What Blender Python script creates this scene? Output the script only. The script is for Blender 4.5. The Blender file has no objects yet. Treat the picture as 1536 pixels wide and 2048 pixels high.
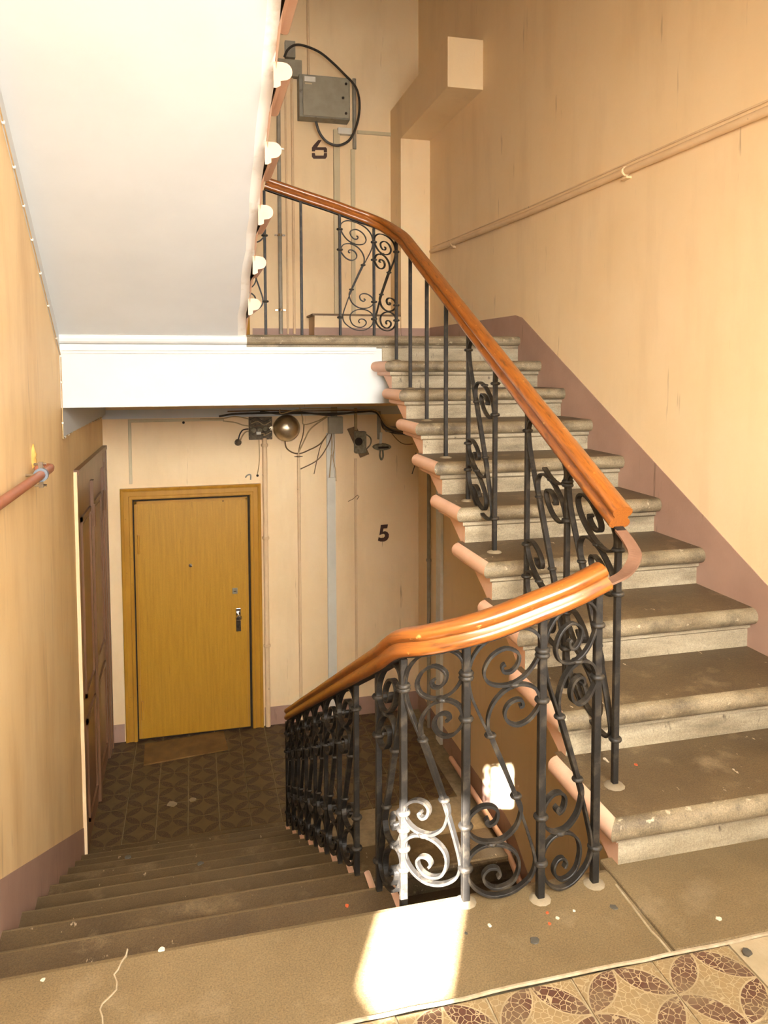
import bpy, math, random
from mathutils import Vector, Matrix
random.seed(7)
S = bpy.context.scene
COL = S.collection
# ------------------------------------------------------------------ camera
F, CX, CY = 1526.3, 768.0, 831.6           # focal length and principal point in pixels of 1536x2048
YAW, PIT, ROL, EYE = 0.2446, 0.0629, -0.0032, 1.3411
_fw = Vector((math.sin(YAW)*math.cos(PIT), math.cos(YAW)*math.cos(PIT), -math.sin(PIT)))
_rt = Vector((math.cos(YAW), -math.sin(YAW), 0))
_up = _rt.cross(_fw)
_r2 = _rt*math.cos(ROL)+_up*math.sin(ROL)
_u2 = -_rt*math.sin(ROL)+_up*math.cos(ROL)
cam = bpy.data.cameras.new('camera'); camo = bpy.data.objects.new('camera', cam); COL.objects.link(camo)
camo.matrix_world = Matrix(((_r2.x, _u2.x, -_fw.x, 0), (_r2.y, _u2.y, -_fw.y, 0), (_r2.z, _u2.z, -_fw.z, EYE), (0, 0, 0, 1)))
cam.sensor_fit = 'VERTICAL'; cam.sensor_height = 36; cam.lens = F/2048*36
cam.shift_y = (CY-1024)/2048; cam.clip_start = .02
S.camera = camo
def at(x, y, ax, c):
    "point of the plane X/Y/Z = c that the photograph shows at a pixel"
    d = _fw+_r2*((x-CX)/F)+_u2*((CY-y)/F)
    o = Vector((0, 0, EYE)); k = (c-o['XYZ'.index(ax)])/d['XYZ'.index(ax)]
    return o+d*k
# ------------------------------------------------------------------ light
S.view_settings.view_transform = 'Standard'; S.view_settings.look = 'None'
S.view_settings.gamma = 1; S.view_settings.use_curve_mapping = False
S.view_settings.exposure = 1.12
w = bpy.data.worlds.new('sky'); S.world = w; w.use_nodes = True
w.node_tree.nodes['Background'].inputs[0].default_value = (.75, .85, 1, 1)
w.node_tree.nodes['Background'].inputs[1].default_value = 1.0
SUN = Vector((.44, .90, -.505)).normalized()
l = bpy.data.lights.new('sun', 'SUN'); l.energy = 110; l.angle = math.radians(.8); l.color = (1, .98, .95)
o = bpy.data.objects.new('sun', l); COL.objects.link(o); o.rotation_euler = SUN.to_track_quat('-Z', 'Y').to_euler()
def area(name, loc, sx, sy, power, color=(1, .96, .89), aim=(0, 1, 0), spread=180):
    l = bpy.data.lights.new(name, 'AREA'); l.shape = 'RECTANGLE'; l.size = sx; l.size_y = sy; l.energy = power; l.color = color; l.spread = math.radians(spread)
    o = bpy.data.objects.new(name, l); COL.objects.link(o); o.location = loc
    o.rotation_euler = Vector(aim).to_track_quat('-Z', 'Y').to_euler()
YW = -.62                                   # window wall, behind the camera
area('daylight_landing_window', (.42, YW+.06, 1.72), 1.7, 1.5, 95, aim=(-.08, 1, -.33), spread=105)
area('daylight_upper_window', (.42, YW+.06, 5.0), 1.7, 1.5, 45, aim=(0, 1, -.35))
# ------------------------------------------------------------------ materials
def mk(name, c1, c2, scale=4, lo=.35, hi=.65, rough=.6, stretch=(1, 1, 1), bump=0, bscale=80, metal=0, coat=0,
       c3=None, s3=3, st3=(1, 1, 1), lo3=.55, hi3=.7, spec=.5, uv=False, c4=None, s4=40, lo4=.62, hi4=.7, st4=(1, 1, 1), grain=0, gs=260):
    m = bpy.data.materials.new(name); m.use_nodes = True; nt = m.node_tree; N = nt.nodes; L = nt.links
    b = N['Principled BSDF']; tc = N.new('ShaderNodeTexCoord'); src = tc.outputs['UV' if uv else 'Object']
    def layer(sc, st, a, z, det=6):
        mp = N.new('ShaderNodeMapping'); mp.inputs['Scale'].default_value = st; L.new(src, mp.inputs[0])
        n = N.new('ShaderNodeTexNoise'); n.inputs['Scale'].default_value = sc; n.inputs['Detail'].default_value = det
        n.inputs['Roughness'].default_value = .6; L.new(mp.outputs[0], n.inputs['Vector'])
        r = N.new('ShaderNodeMapRange'); r.inputs[1].default_value = a; r.inputs[2].default_value = z; L.new(n.outputs['Fac'], r.inputs[0])
        return r.outputs[0], n
    def mix(f, a, b_):
        x = N.new('ShaderNodeMix'); x.data_type = 'RGBA'; L.new(f, x.inputs[0])
        for i, v in ((6, a), (7, b_)):
            if isinstance(v, tuple): x.inputs[i].default_value = (*v, 1)
            else: L.new(v, x.inputs[i])
        return x.outputs[2]
    f, n = layer(scale, stretch, lo, hi); col = mix(f, c1, c2)
    if c3: f3, _ = layer(s3, st3, lo3, hi3); col = mix(f3, col, c3)
    if c4: f4, _ = layer(s4, st4, lo4, hi4, 3); col = mix(f4, col, c4)
    if grain:
        fg, _ = layer(gs, (1, 1, 1), .3, .7, 2); mr = N.new('ShaderNodeMapRange'); mr.inputs[3].default_value = 1-grain; mr.inputs[4].default_value = 1+grain; L.new(fg, mr.inputs[0])
        vm = N.new('ShaderNodeVectorMath'); vm.operation = 'SCALE'; L.new(col, vm.inputs[0]); L.new(mr.outputs[0], vm.inputs['Scale']); col = vm.outputs[0]
    L.new(col, b.inputs['Base Color']); b.inputs['Roughness'].default_value = rough; b.inputs['Metallic'].default_value = metal
    b.inputs['Specular IOR Level'].default_value = spec
    if coat: b.inputs['Coat Weight'].default_value = coat; b.inputs['Coat Roughness'].default_value = .22
    if bump:
        fb, nb = layer(bscale, (1, 1, 1), 0, 1); bp = N.new('ShaderNodeBump'); bp.inputs['Strength'].default_value = bump
        bp.inputs['Distance'].default_value = .004; L.new(nb.outputs['Fac'], bp.inputs['Height']); L.new(bp.outputs[0], b.inputs['Normal'])
    return m
M = {}
M['wall'] = mk('cream_wall_paint', (.87, .645, .365), (.905, .69, .415), 2.2, rough=.62, bump=.25, bscale=45, c3=(.77, .56, .315), s3=3.5, st3=(1, 1, .22), lo3=.5, hi3=.82, c4=(.5, .33, .18), s4=24, st4=(1, 1, .1), lo4=.69, hi4=.8)
M['wallold'] = mk('stained_cream_wall_paint', (.86, .60, .285), (.90, .66, .345), 2.6, rough=.5, bump=.3, bscale=40, c3=(.66, .41, .165), s3=3.2, st3=(1, 1, .3), lo3=.45, hi3=.8, c4=(.46, .30, .15), s4=16, st4=(1, 1, .12), lo4=.64, hi4=.85)
M['white'] = mk('whitewash', (.59, .595, .58), (.62, .625, .61), 3, rough=.8, bump=.12, bscale=30)
M['whiteworn'] = mk('worn_whitewash_edge', (.82, .79, .72), (.6, .54, .42), 9, .55, .75, rough=.85, bump=.5, bscale=25)
M['mauve'] = mk('mauve_dado_paint', (.36, .215, .155), (.42, .26, .19), 3, rough=.55, bump=.2, c4=(.2, .12, .08), s4=22, st4=(1, 1, .14), lo4=.64, hi4=.76)
M['pink'] = mk('pink_step_paint', (.66, .385, .245), (.72, .45, .30), 6, rough=.5, bump=.3, bscale=50)
M['tread'] = mk('worn_limestone_tread', (.112, .073, .033), (.068, .043, .020), 5, .3, .7, grain=0.35, rough=.5, bump=.35, bscale=90, c3=(.23, .165, .09), s3=7, lo3=.56, hi3=.8, c4=(.5, .4, .28), s4=42, st4=(1, .35, 1), lo4=.69, hi4=.74)
M['riser'] = mk('grimy_limestone_riser', (.37, .308, .208), (.25, .198, .122), 6, grain=0.22, rough=.65, stretch=(.5, 1, 2.2), bump=.5, bscale=60, c3=(.15, .115, .068), s3=7, st3=(.5, 1, 2.4), lo3=.48, hi3=.72, c4=(.09, .065, .04), s4=26, st4=(1, 1, .5), lo4=.66, hi4=.76)
M['nose'] = mk('grimy_limestone_nosing', (.26, .205, .124), (.145, .105, .056), 8, grain=0.3, rough=.55, stretch=(.6, 1, 2), bump=.5, bscale=60, c3=(.085, .063, .036), s3=10, lo3=.5, hi3=.7, c4=(.45, .37, .25), s4=30, lo4=.64, hi4=.74)
M['slab'] = mk('landing_stone', (.172, .119, .056), (.132, .09, .041), 3.2, grain=0.3, rough=.55, bump=.3, bscale=110, c3=(.23, .17, .095), s3=6, lo3=.55, hi3=.8, c4=(.13, .095, .055), s4=70, lo4=.66, hi4=.8)
M['slabdirty'] = mk('dusty_stone_edge', (.25, .195, .12), (.16, .12, .07), 9, rough=.8, bump=.5, bscale=70)
M['iron'] = mk('black_wrought_iron', (.008, .0065, .005), (.016, .013, .010), 18, rough=.55, spec=.35, bump=.3, bscale=120, c3=(.075, .058, .038), s3=26, lo3=.5, hi3=.8)
M['rust'] = mk('rusty_flat_iron', (.13, .06, .032), (.18, .09, .05), 20, rough=.6, bump=.3)
M['wood'] = mk('varnished_oak', (.33, .105, .014), (.19, .052, .009), 7, .3, .7, rough=.32, stretch=(1.2, 16, 1), coat=.4, uv=True, c3=(.075, .024, .007), s3=8, st3=(1.6, 8, 1), lo3=.52, hi3=.72, c4=(.55, .27, .08), s4=34, lo4=.66, hi4=.74)
M['door'] = mk('ochre_wood_veneer', (.54, .28, .026), (.43, .215, .018), 9, .3, .7, grain=0.15, rough=.4, stretch=(6, 6, .35), bump=.08, c3=(.31, .155, .015), s3=14, st3=(6, 6, .25), lo3=.6, hi3=.75)
M['doorframe'] = mk('ochre_painted_frame', (.50, .25, .026), (.42, .20, .02), 6, rough=.35, stretch=(3, 3, .5), c4=(.14, .07, .015), s4=26, lo4=.7, hi4=.78)
M['brown'] = mk('brown_painted_door', (.20, .098, .048), (.145, .068, .032), 5, rough=.4, stretch=(3, 3, .3), coat=.2)
M['gap'] = mk('dark_gap', (.02, .013, .008), (.03, .02, .012), 9, rough=.9)
M['chrome'] = mk('chrome', (.6, .58, .55), (.45, .43, .4), 20, rough=.18, metal=1)
M['dome'] = mk('tarnished_bell_metal', (.78, .68, .50), (.55, .46, .32), 12, rough=.36, metal=1)
M['grey'] = mk('grey_enamel', (.27, .25, .19), (.22, .2, .15), 14, rough=.5, c3=(.16, .13, .09), s3=20)
M['boxgrey'] = mk('olive_grey_box_paint', (.34, .30, .21), (.29, .25, .17), 10, rough=.45)
M['trunk'] = mk('pale_grey_trunking', (.74, .70, .60), (.68, .63, .53), 6, rough=.5)
M['cream'] = mk('cream_trunking', (.62, .50, .30), (.56, .45, .26), 5, rough=.5)
M['paintpipe'] = mk('cream_painted_pipe', (.80, .575, .335), (.74, .52, .29), 6, rough=.5, c4=(.1, .08, .06), s4=26, lo4=.72, hi4=.76)
M['metalpipe'] = mk('dull_grey_pipe', (.36, .32, .25), (.28, .245, .18), 12, rough=.5)
M['redpipe'] = mk('red_brown_painted_pipe', (.36, .115, .05), (.30, .095, .04), 10, rough=.45)
M['cable'] = mk('black_cable', (.03, .024, .018), (.05, .04, .03), 20, rough=.5)
M['cablebrown'] = mk('brown_cable', (.22, .13, .05), (.16, .09, .04), 20, rough=.6)
M['cabletan'] = mk('tan_painted_cable', (.52, .36, .18), (.42, .28, .13), 20, rough=.6)
M['char'] = mk('charred_fuse_board', (.05, .035, .02), (.16, .12, .07), 30, rough=.7, bump=.6, c4=(.4, .34, .24), s4=50, lo4=.62, hi4=.7)
M['oldbox'] = mk('peeling_grey_box', (.28, .24, .16), (.14, .11, .06), 28, rough=.7, bump=.6)
M['paintnum'] = mk('dark_brown_stencil_paint', (.055, .02, .012), (.075, .028, .016), 20, rough=.6)
M['label'] = mk('paper_label', (.8, .78, .7), (.74, .7, .6), 20, rough=.7)
M['mat'] = mk('worn_ochre_doormat', (.22, .115, .03), (.15, .078, .022), 8, rough=.95, bump=.6, bscale=150)
M['foam'] = mk('yellow_foam', (.62, .36, .09), (.5, .27, .06), 20, rough=.8, bump=.5)
M['blue'] = mk('blue_rubber', (.10, .12, .14), (.14, .16, .18), 20, rough=.5)
M['grout'] = mk('dirty_grout', (.42, .33, .2), (.3, .23, .13), 20, rough=.9, bump=.5)
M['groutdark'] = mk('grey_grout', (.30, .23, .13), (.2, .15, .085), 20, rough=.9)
M['gumdark'] = mk('blackened_gum', (.05, .045, .035), (.08, .07, .05), 30, rough=.7)
M['mortar'] = mk('pale_mortar', (.40, .33, .22), (.28, .21, .12), 30, rough=.9, bump=.5, bscale=120)
M['gumpale'] = mk('pale_gum', (.6, .55, .43), (.5, .45, .34), 30, rough=.7)
M['red'] = mk('red_scrap', (.5, .09, .02), (.4, .07, .02), 30, rough=.6)
M['opaquepane'] = mk('sun_blocking_pane', (.8, .82, .8), (.85, .86, .84), 30, rough=.5)  # opaque, added to keep the sun out except through the vent opening
M['frame'] = mk('white_window_paint', (.7, .68, .62), (.64, .6, .53), 6, rough=.5)
M['plaster'] = mk('cement_patch', (.36, .28, .17), (.3, .23, .13), 12, rough=.9, bump=.5)
def tile_mat(name, s, base, dark, line, dirt, seed):
    m = bpy.data.materials.new(name); m.use_nodes = True; nt = m.node_tree; N = nt.nodes; L = nt.links; b = N['Principled BSDF']
    tc = N.new('ShaderNodeTexCoord'); sc = N.new('ShaderNodeVectorMath'); sc.operation = 'SCALE'; sc.inputs['Scale'].default_value = 1/s
    L.new(tc.outputs['Object'], sc.inputs[0])
    fl = N.new('ShaderNodeVectorMath'); fl.operation = 'MULTIPLY'; fl.inputs[1].default_value = (1, 1, 0); L.new(sc.outputs[0], fl.inputs[0])
    ab = N.new('ShaderNodeVectorMath'); ab.operation = 'ABSOLUTE'; L.new(fl.outputs[0], ab.inputs[0])
    def mth(op, a, c=None):
        x = N.new('ShaderNodeMath'); x.operation = op
        for i, v in ((0, a), (1, c)):
            if v is None: continue
            if isinstance(v, (int, float)): x.inputs[i].default_value = v
            else: L.new(v, x.inputs[i])
        return x.outputs[0]
    def dist(v, c):
        x = N.new('ShaderNodeVectorMath'); x.operation = 'DISTANCE'; L.new(v, x.inputs[0]); x.inputs[1].default_value = c; return x.outputs['Value']
    d1, d2 = dist(fl.outputs[0], (0, 0, 0)), dist(ab.outputs[0], (.5, .5, 0))
    dm = mth('MAXIMUM', d1, d2)
    petal = mth('LESS_THAN', dm, .485)
    rim = mth('SUBTRACT', mth('LESS_THAN', dm, .502), petal)
    oi = N.new('ShaderNodeObjectInfo'); off = N.new('ShaderNodeVectorMath'); off.operation = 'MULTIPLY_ADD'
    L.new(oi.outputs['Location'], off.inputs[0]); off.inputs[1].default_value = (37.1, 23.3, 0); L.new(fl.outputs[0], off.inputs[2])
    v = N.new('ShaderNodeTexVoronoi'); v.feature = 'DISTANCE_TO_EDGE'; v.inputs['Scale'].default_value = 14; L.new(off.outputs[0], v.inputs['Vector'])
    crack = mth('LESS_THAN', v.outputs['Distance'], .04)
    ln = mth('MAXIMUM', crack, rim)
    def mix(f, a, c):
        x = N.new('ShaderNodeMix'); x.data_type = 'RGBA'; L.new(f, x.inputs[0])
        for i, q in ((6, a), (7, c)):
            if isinstance(q, tuple): x.inputs[i].default_value = (*q, 1)
            else: L.new(q, x.inputs[i])
        return x.outputs[2]
    col = mix(ln, mix(petal, base, dark), line)
    nz = N.new('ShaderNodeTexNoise'); nz.inputs['Scale'].default_value = 2.3; nz.inputs['Detail'].default_value = 8; L.new(off.outputs[0], nz.inputs['Vector'])
    mr = N.new('ShaderNodeMapRange'); mr.inputs[1].default_value = .42; mr.inputs[2].default_value = .78; mr.inputs[4].default_value = .75; L.new(nz.outputs['Fac'], mr.inputs[0])
    L.new(mix(mr.outputs[0], col, dirt), b.inputs['Base Color']); b.inputs['Roughness'].default_value = .5
    return m
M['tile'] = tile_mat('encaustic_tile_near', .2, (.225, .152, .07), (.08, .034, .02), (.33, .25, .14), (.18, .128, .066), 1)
M['tileshade'] = tile_mat('encaustic_tile_shaded', .2143, (.12, .074, .029), (.042, .018, .011), (.12, .076, .03), (.066, .042, .019), 2)  # darker copy of the near tile, the landing's shade put into the colours
# ------------------------------------------------------------------ mesh helpers
WORLD = {}
def adopt(o, parent):
    o.parent = parent; o.matrix_parent_inverse = Matrix.Translation(-WORLD[parent.name])
class MB:
    def __init__(s): s.v, s.f, s.m, s.uv = [], [], [], {}
    def quadgrid(s, *_): pass
    def face(s, pts, mi=0):
        k = len(s.v); s.v += [tuple(p) for p in pts]; s.f.append(tuple(range(k, k+len(pts)))); s.m.append(mi)
    def box(s, a, b, mi=0):
        x0, y0, z0 = (min(p, q) for p, q in zip(a, b)); x1, y1, z1 = (max(p, q) for p, q in zip(a, b)); k = len(s.v)
        s.v += [(x0, y0, z0), (x1, y0, z0), (x1, y1, z0), (x0, y1, z0), (x0, y0, z1), (x1, y0, z1), (x1, y1, z1), (x0, y1, z1)]
        for f in ((0, 3, 2, 1), (4, 5, 6, 7), (0, 1, 5, 4), (1, 2, 6, 5), (2, 3, 7, 6), (3, 0, 4, 7)): s.f.append(tuple(k+i for i in f)); s.m.append(mi)
    def prism(s, pts, d, mi=0):
        "polygon of 3D points pushed by vector d"
        n = len(pts); k = len(s.v); d = Vector(d); s.v += [tuple(p) for p in pts]+[tuple(Vector(p)+d) for p in pts]
        s.f += [tuple(range(k+n-1, k-1, -1)), tuple(range(k+n, k+2*n))]; s.m += [mi, mi]
        for i in range(n): j = (i+1) % n; s.f.append((k+i, k+j, k+n+j, k+n+i)); s.m.append(mi)
    def sweep(s, path, prof, up=None, mi=0, cap=True, fixed=None):
        "closed profile (list of (side, up)) along a 3D path"
        P = [Vector(p) for p in path]; n = len(prof); rows = []; ln = 0; L = []
        pS = None
        for i, p in enumerate(P):
            t = (P[min(i+1, len(P)-1)]-P[max(i-1, 0)]).normalized()
            if fixed is not None: N = Vector(fixed); Sd = t.cross(N); Sd.normalize(); N = N.normalized()
            elif up is not None: Sd = t.cross(Vector(up)).normalized(); N = Sd.cross(t)
            else:
                if pS is None: pS = t.orthogonal().normalized()
                Sd = (pS-t*pS.dot(t)).normalized(); pS = Sd; N = t.cross(Sd)
            if i: ln += (p-P[i-1]).length
            L.append(ln); rows.append(len(s.v)); s.v += [tuple(p+Sd*a+N*b) for a, b in prof]
        per = sum((Vector(prof[i])-Vector(prof[i-1])).length for i in range(n))
        for i in range(len(P)-1):
            acc = 0
            for j in range(n):
                q = (j+1) % n; e = (Vector(prof[q])-Vector(prof[j])).length
                s.uv[len(s.f)] = [(L[i], acc), (L[i], acc+e), (L[i+1], acc+e), (L[i+1], acc)]; acc += e
                s.f.append((rows[i]+j, rows[i]+q, rows[i+1]+q, rows[i+1]+j)); s.m.append(mi)
        if cap:
            s.f += [tuple(rows[0]+j for j in reversed(range(n))), tuple(rows[-1]+j for j in range(n))]; s.m += [mi, mi]
        return s
    def tube(s, path, r, n=8, mi=0): return s.sweep(path, [(r*math.cos(2*math.pi*i/n), r*math.sin(2*math.pi*i/n)) for i in range(n)], mi=mi)
    def lathe(s, c, axis, prof, n=20, mi=0):
        "prof: (radius, distance along axis)"
        a = Vector(axis).normalized(); u = a.orthogonal().normalized(); w_ = a.cross(u); c = Vector(c); rows = []
        for r, h in prof:
            rows.append(len(s.v)); s.v += [tuple(c+a*h+(u*math.cos(2*math.pi*i/n)+w_*math.sin(2*math.pi*i/n))*r) for i in range(n)]
        for k in range(len(prof)-1):
            for i in range(n): j = (i+1) % n; s.f.append((rows[k]+i, rows[k]+j, rows[k+1]+j, rows[k+1]+i)); s.m.append(mi)
        s.f += [tuple(rows[0]+i for i in reversed(range(n))), tuple(rows[-1]+i for i in range(n))]; s.m += [mi, mi]
        return s
    def mesh(s, name, mats, smooth=False, org=(0, 0, 0)):
        me = bpy.data.meshes.new(name); og = Vector(org)
        me.from_pydata([tuple(Vector(p)-og) for p in s.v], [], s.f)
        for m in (mats if isinstance(mats, (list, tuple)) else [mats]): me.materials.append(M[m])
        me.polygons.foreach_set('material_index', s.m)
        if s.uv:
            ul = me.uv_layers.new(name='UVMap')
            for fi, uv in s.uv.items():
                p = me.polygons[fi]
                for k, li in enumerate(p.loop_indices): ul.data[li].uv = uv[k]
        if smooth: me.polygons.foreach_set('use_smooth', [True]*len(me.polygons))
        me.update(); return me
    def build(s, name, mats, parent=None, smooth=False, org=(0, 0, 0), fix=True, weld=False):
        me = s.mesh(name, mats, smooth, org)
        if fix:
            import bmesh
            bm = bmesh.new(); bm.from_mesh(me)
            if weld: bmesh.ops.remove_doubles(bm, verts=bm.verts, dist=1e-5)
            bmesh.ops.recalc_face_normals(bm, faces=bm.faces); bm.to_mesh(me); bm.free()
            if smooth: me.set_sharp_from_angle(angle=math.radians(48))
        o = bpy.data.objects.new(name, me); COL.objects.link(o); o.location = org
        WORLD[o.name] = Vector(org)
        if parent: adopt(o, parent)
        return o
def tag(o, label, cat, group=None, kind=None):
    o['label'] = label; o['category'] = cat
    if group: o['group'] = group
    if kind: o['kind'] = kind
    return o
def empty(name, loc=(0, 0, 0)):
    o = bpy.data.objects.new(name, None); COL.objects.link(o); o.location = loc; WORLD[o.name] = Vector(loc); return o
def spline(pts, sub=6):
    P = [Vector(p) for p in pts]; out = []
    for i in range(len(P)-1):
        a, b, c, d = P[max(i-1, 0)], P[i], P[i+1], P[min(i+2, len(P)-1)]
        for k in range(sub):
            t = k/sub
            out.append(.5*((2*b)+(c-a)*t+(2*a-5*b+4*c-d)*t*t+(3*b-a-3*c+d)*t**3))
    out.append(P[-1]); return out
def bevel(o, wd=.004, seg=2):
    m = o.modifiers.new('bevel', 'BEVEL'); m.width = wd; m.segments = seg; m.limit_method = 'ANGLE'; return o
# ------------------------------------------------------------------ the place
WR = 1.978                                   # right wall
YB = 6.633                                   # back wall of the storey landings
RR, TR, Y1 = .1532, .30, 1.7096              # right flight: riser, tread, first nosing
RL, TL, YE = .1818, .3409, 1.773             # left flight down: riser, tread, landing nosing
ZU, ZL = 10*RR, -10*RL                       # upper and lower storey landings
NY = Y1+9*TR                                 # nosing of the upper landing
XS = 1.031                                   # open side of the right flight
XO = .56                                     # open side of the flight down
def xl(y): return -.60-.052*(y-2.5) if y < 5.05 else -.7326
def wallbox(name, a, b, mat, label, cat='wall'):
    mb = MB(); mb.box(a, b); return tag(mb.build(name, mat), label, cat, kind='structure')
ZB, ZT = -3.75, 6.6
# left wall: splayed along the flights, straight at the storey landing, wider at the half landing
mb = MB()
ys = [1.70, 2.5, 3.4, 4.4, 5.05, YB+.05]
prof = [(xl(y), y) for y in ys]; prof[0] = (xl(1.7), 1.70)
poly = [(-.98, 1.70)]+prof+[(-.98, YB+.05)]
mb.prism([(x, y, ZB) for x, y in poly], (0, 0, ZT-ZB))
mb.box((-1.15, YW-.25, ZB), (-.98, YB+.05, ZT))
tag(mb.build('wall_left', 'wallold'), 'stained cream painted wall rising along the flight of stairs on the left', 'wall', kind='structure')
wallbox('wall_right', (WR, YW-.25, ZB), (WR+.15, YB+.2, ZT), 'wall', 'long cream wall on the right with faint drips and scratches')
wallbox('wall_back', (-1.15, YB, ZB), (WR+.15, YB+.2, ZT), 'wall', 'cream back wall behind the storey landings carrying doors and wiring')
# window wall behind the camera
WX0, WX1, WZ0, WZ1 = -.86, 1.32, .92, 2.50
mb = MB()
for z0, z1, h0, h1 in ((ZB, 2.9, WZ0, WZ1), (2.9, ZT, WZ0+3.3, WZ1+3.3)):
    mb.box((-1.15, YW-.25, z0), (WX0, YW, z1)); mb.box((WX1, YW-.25, z0), (WR+.1, YW, z1))
    mb.box((WX0, YW-.25, z0), (WX1, YW, h0)); mb.box((WX0, YW-.25, h1), (WX1, YW, z1))
tag(mb.build('wall_front', 'wall'), 'cream window wall of the half landing', 'wall', kind='structure')
def window(name, dz, label, vent):
    e = tag(empty(name, (0, YW-.1, dz)), label, 'window', kind='structure')
    vx0, vx1, vz0, vz1 = -.760, -.537, 1.195, 1.62  # made-up opening, shaped so the sun throws its patch on the landing
    cols = [(WX0, WX0+.05), (-.49, -.44), (.42, .48), (WX1-.05, WX1)]
    mb = MB()
    for a, b in cols: mb.box((a, YW-.08, WZ0+dz), (b, YW-.02, WZ1+dz))
    for z in (WZ0, 1.72, WZ1-.05): mb.box((WX0, YW-.078, z+dz), (WX1, YW-.022, z+.05+dz))
    mb.build('window_frame', 'frame', e)
    mb = MB(); mb.box((WX0-.08, YW-.08, WZ0-.04+dz), (WX1+.08, YW+.1, WZ0+dz)); mb.build('window_sill', 'frame', e)
    for k, (x0, x1) in enumerate(((WX0+.05, -.49), (-.44, .42), (.48, WX1-.05))):
        for z0, z1 in ((WZ0+.05, 1.72), (1.77, WZ1-.05)):
            mb = MB()
            if vent and k == 0 and z0 < 1.7:
                mb.box((x0, YW-.06, z0), (x1, YW-.04, vz0)); mb.box((x0, YW-.06, vz1), (x1, YW-.04, z1))
                mb.box((x0, YW-.06, vz0), (vx0, YW-.04, vz1)); mb.box((vx1, YW-.06, vz0), (x1, YW-.04, vz1))
                mb.prism([(vx0, YW-.06, vz0), (-.686, YW-.06, vz0), (vx0, YW-.06, vz0+.055)], (0, .02, 0))
            else: mb.box((x0, YW-.06, z0+dz), (x1, YW-.04, z1+dz))
            mb.build('pane', 'opaquepane', e)
window('window_1', 0, 'white framed window of the half landing with opaque panes and an added opening shaped for the sun patch', True)
window('window_2', 3.3, 'white framed window of the upper half landing with opaque panes', False)
# ceilings
def ceil(name, a, b, label): return wallbox(name, a, b, 'white', label, 'ceiling')
ceil('ceiling', (-.78, 4.455, 1.128), (WR, YB, 1.462), 'white beam and slab carrying the upper storey landing')
ceil('ceiling', (-1.0, YW, 2.93), (WR, 1.62, 3.1), 'white underside of the half landing overhead')
ceil('ceiling', (-1.0, 4.46, 4.62), (WR, YB, 4.8), 'white ceiling above the upper storey landing')
ceil('ceiling', (-1.15, YW, ZT), (WR+.1, YB, ZT+.1), 'white roof ceiling of the stairwell')
mb = MB(); mb.prism([(XS+.03, 1.62, 2.93), (XS+.03, 4.46, 4.40), (XS+.03, 4.46, 4.62), (XS+.03, 1.62, 3.15)], (WR-XS-.03, 0, 0))
tag(mb.build('ceiling', 'white'), 'white underside of the next flight above the right stairs', 'ceiling', kind='structure')
# beam and pilaster in the corner of the upper landing
mb = MB(); mb.box((1.722, 5.075, 3.255), (WR, YB, 3.588)); mb.box((1.722, 6.29, ZU), (WR, YB, 3.255)); mb.box((.985, 6.31, ZU), (1.722, YB, 1.775))
tag(mb.build('trim_1', 'wall'), 'cream corner pilaster with boxed beam above and low boxed ledge beside', 'pilaster', kind='structure')
mb = MB(); mb.box((.965, 6.295, 1.775), (1.73, YB, 1.79)); tag(mb.build('trim_2', 'cablebrown'), 'thin brown board topping the low boxed ledge upstairs', 'ledge board', kind='structure')
# ---- floors
def tile_mesh(s, mat):
    mb = MB(); h = s/2-.0022; k = .0035
    mb.v += [(-h, -h, -.012), (h, -h, -.012), (h, h, -.012), (-h, h, -.012), (-h, -h, -.0015), (h, -h, -.0015), (h, h, -.0015), (-h, h, -.0015), (-h+k, -h+k, 0), (h-k, -h+k, 0), (h-k, h-k, 0), (-h+k, h-k, 0)]
    mb.f += [(8, 9, 10, 11)]+[(i, (i+1) % 4, 4+(i+1) % 4, 4+i) for i in range(4)]+[(4+i, 4+(i+1) % 4, 8+(i+1) % 4, 8+i) for i in range(4)]
    mb.m += [0]*9
    return mb.mesh('tile', mat)
def tiles(parent, me, s, x0, y1, nx, ny, z, plain=(), xmax=99):
    for i in range(nx):
        for j in range(ny):
            x, y = x0+(i+.5)*s, y1-(j+.5)*s
            if x > xmax: continue
            o = bpy.data.objects.new('tile', plain[1] if plain and (i, j) in plain[0] else me); COL.objects.link(o); o.location = (x, y, z+random.uniform(-.0012, .0012))
            adopt(o, parent)
YT = 1.4545
mb = MB(); mb.box((-.98, YW, -.35), (WR, YT, -.006)); mb.box((-.98, YT, -.35), (WR, 1.70, -.05))
fl = tag(mb.build('floor', 'grout'), 'tiled half landing in front of the railing with mosaic petal tiles', 'floor', kind='structure')
tn = tile_mesh(.2, 'tile'); tp = tile_mesh(.2, 'plaster')
tiles(fl, tn, .2, -1.017+.0, YT, 15, 10, 0, ({(11, 0)}, tp), 1.96)
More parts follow.
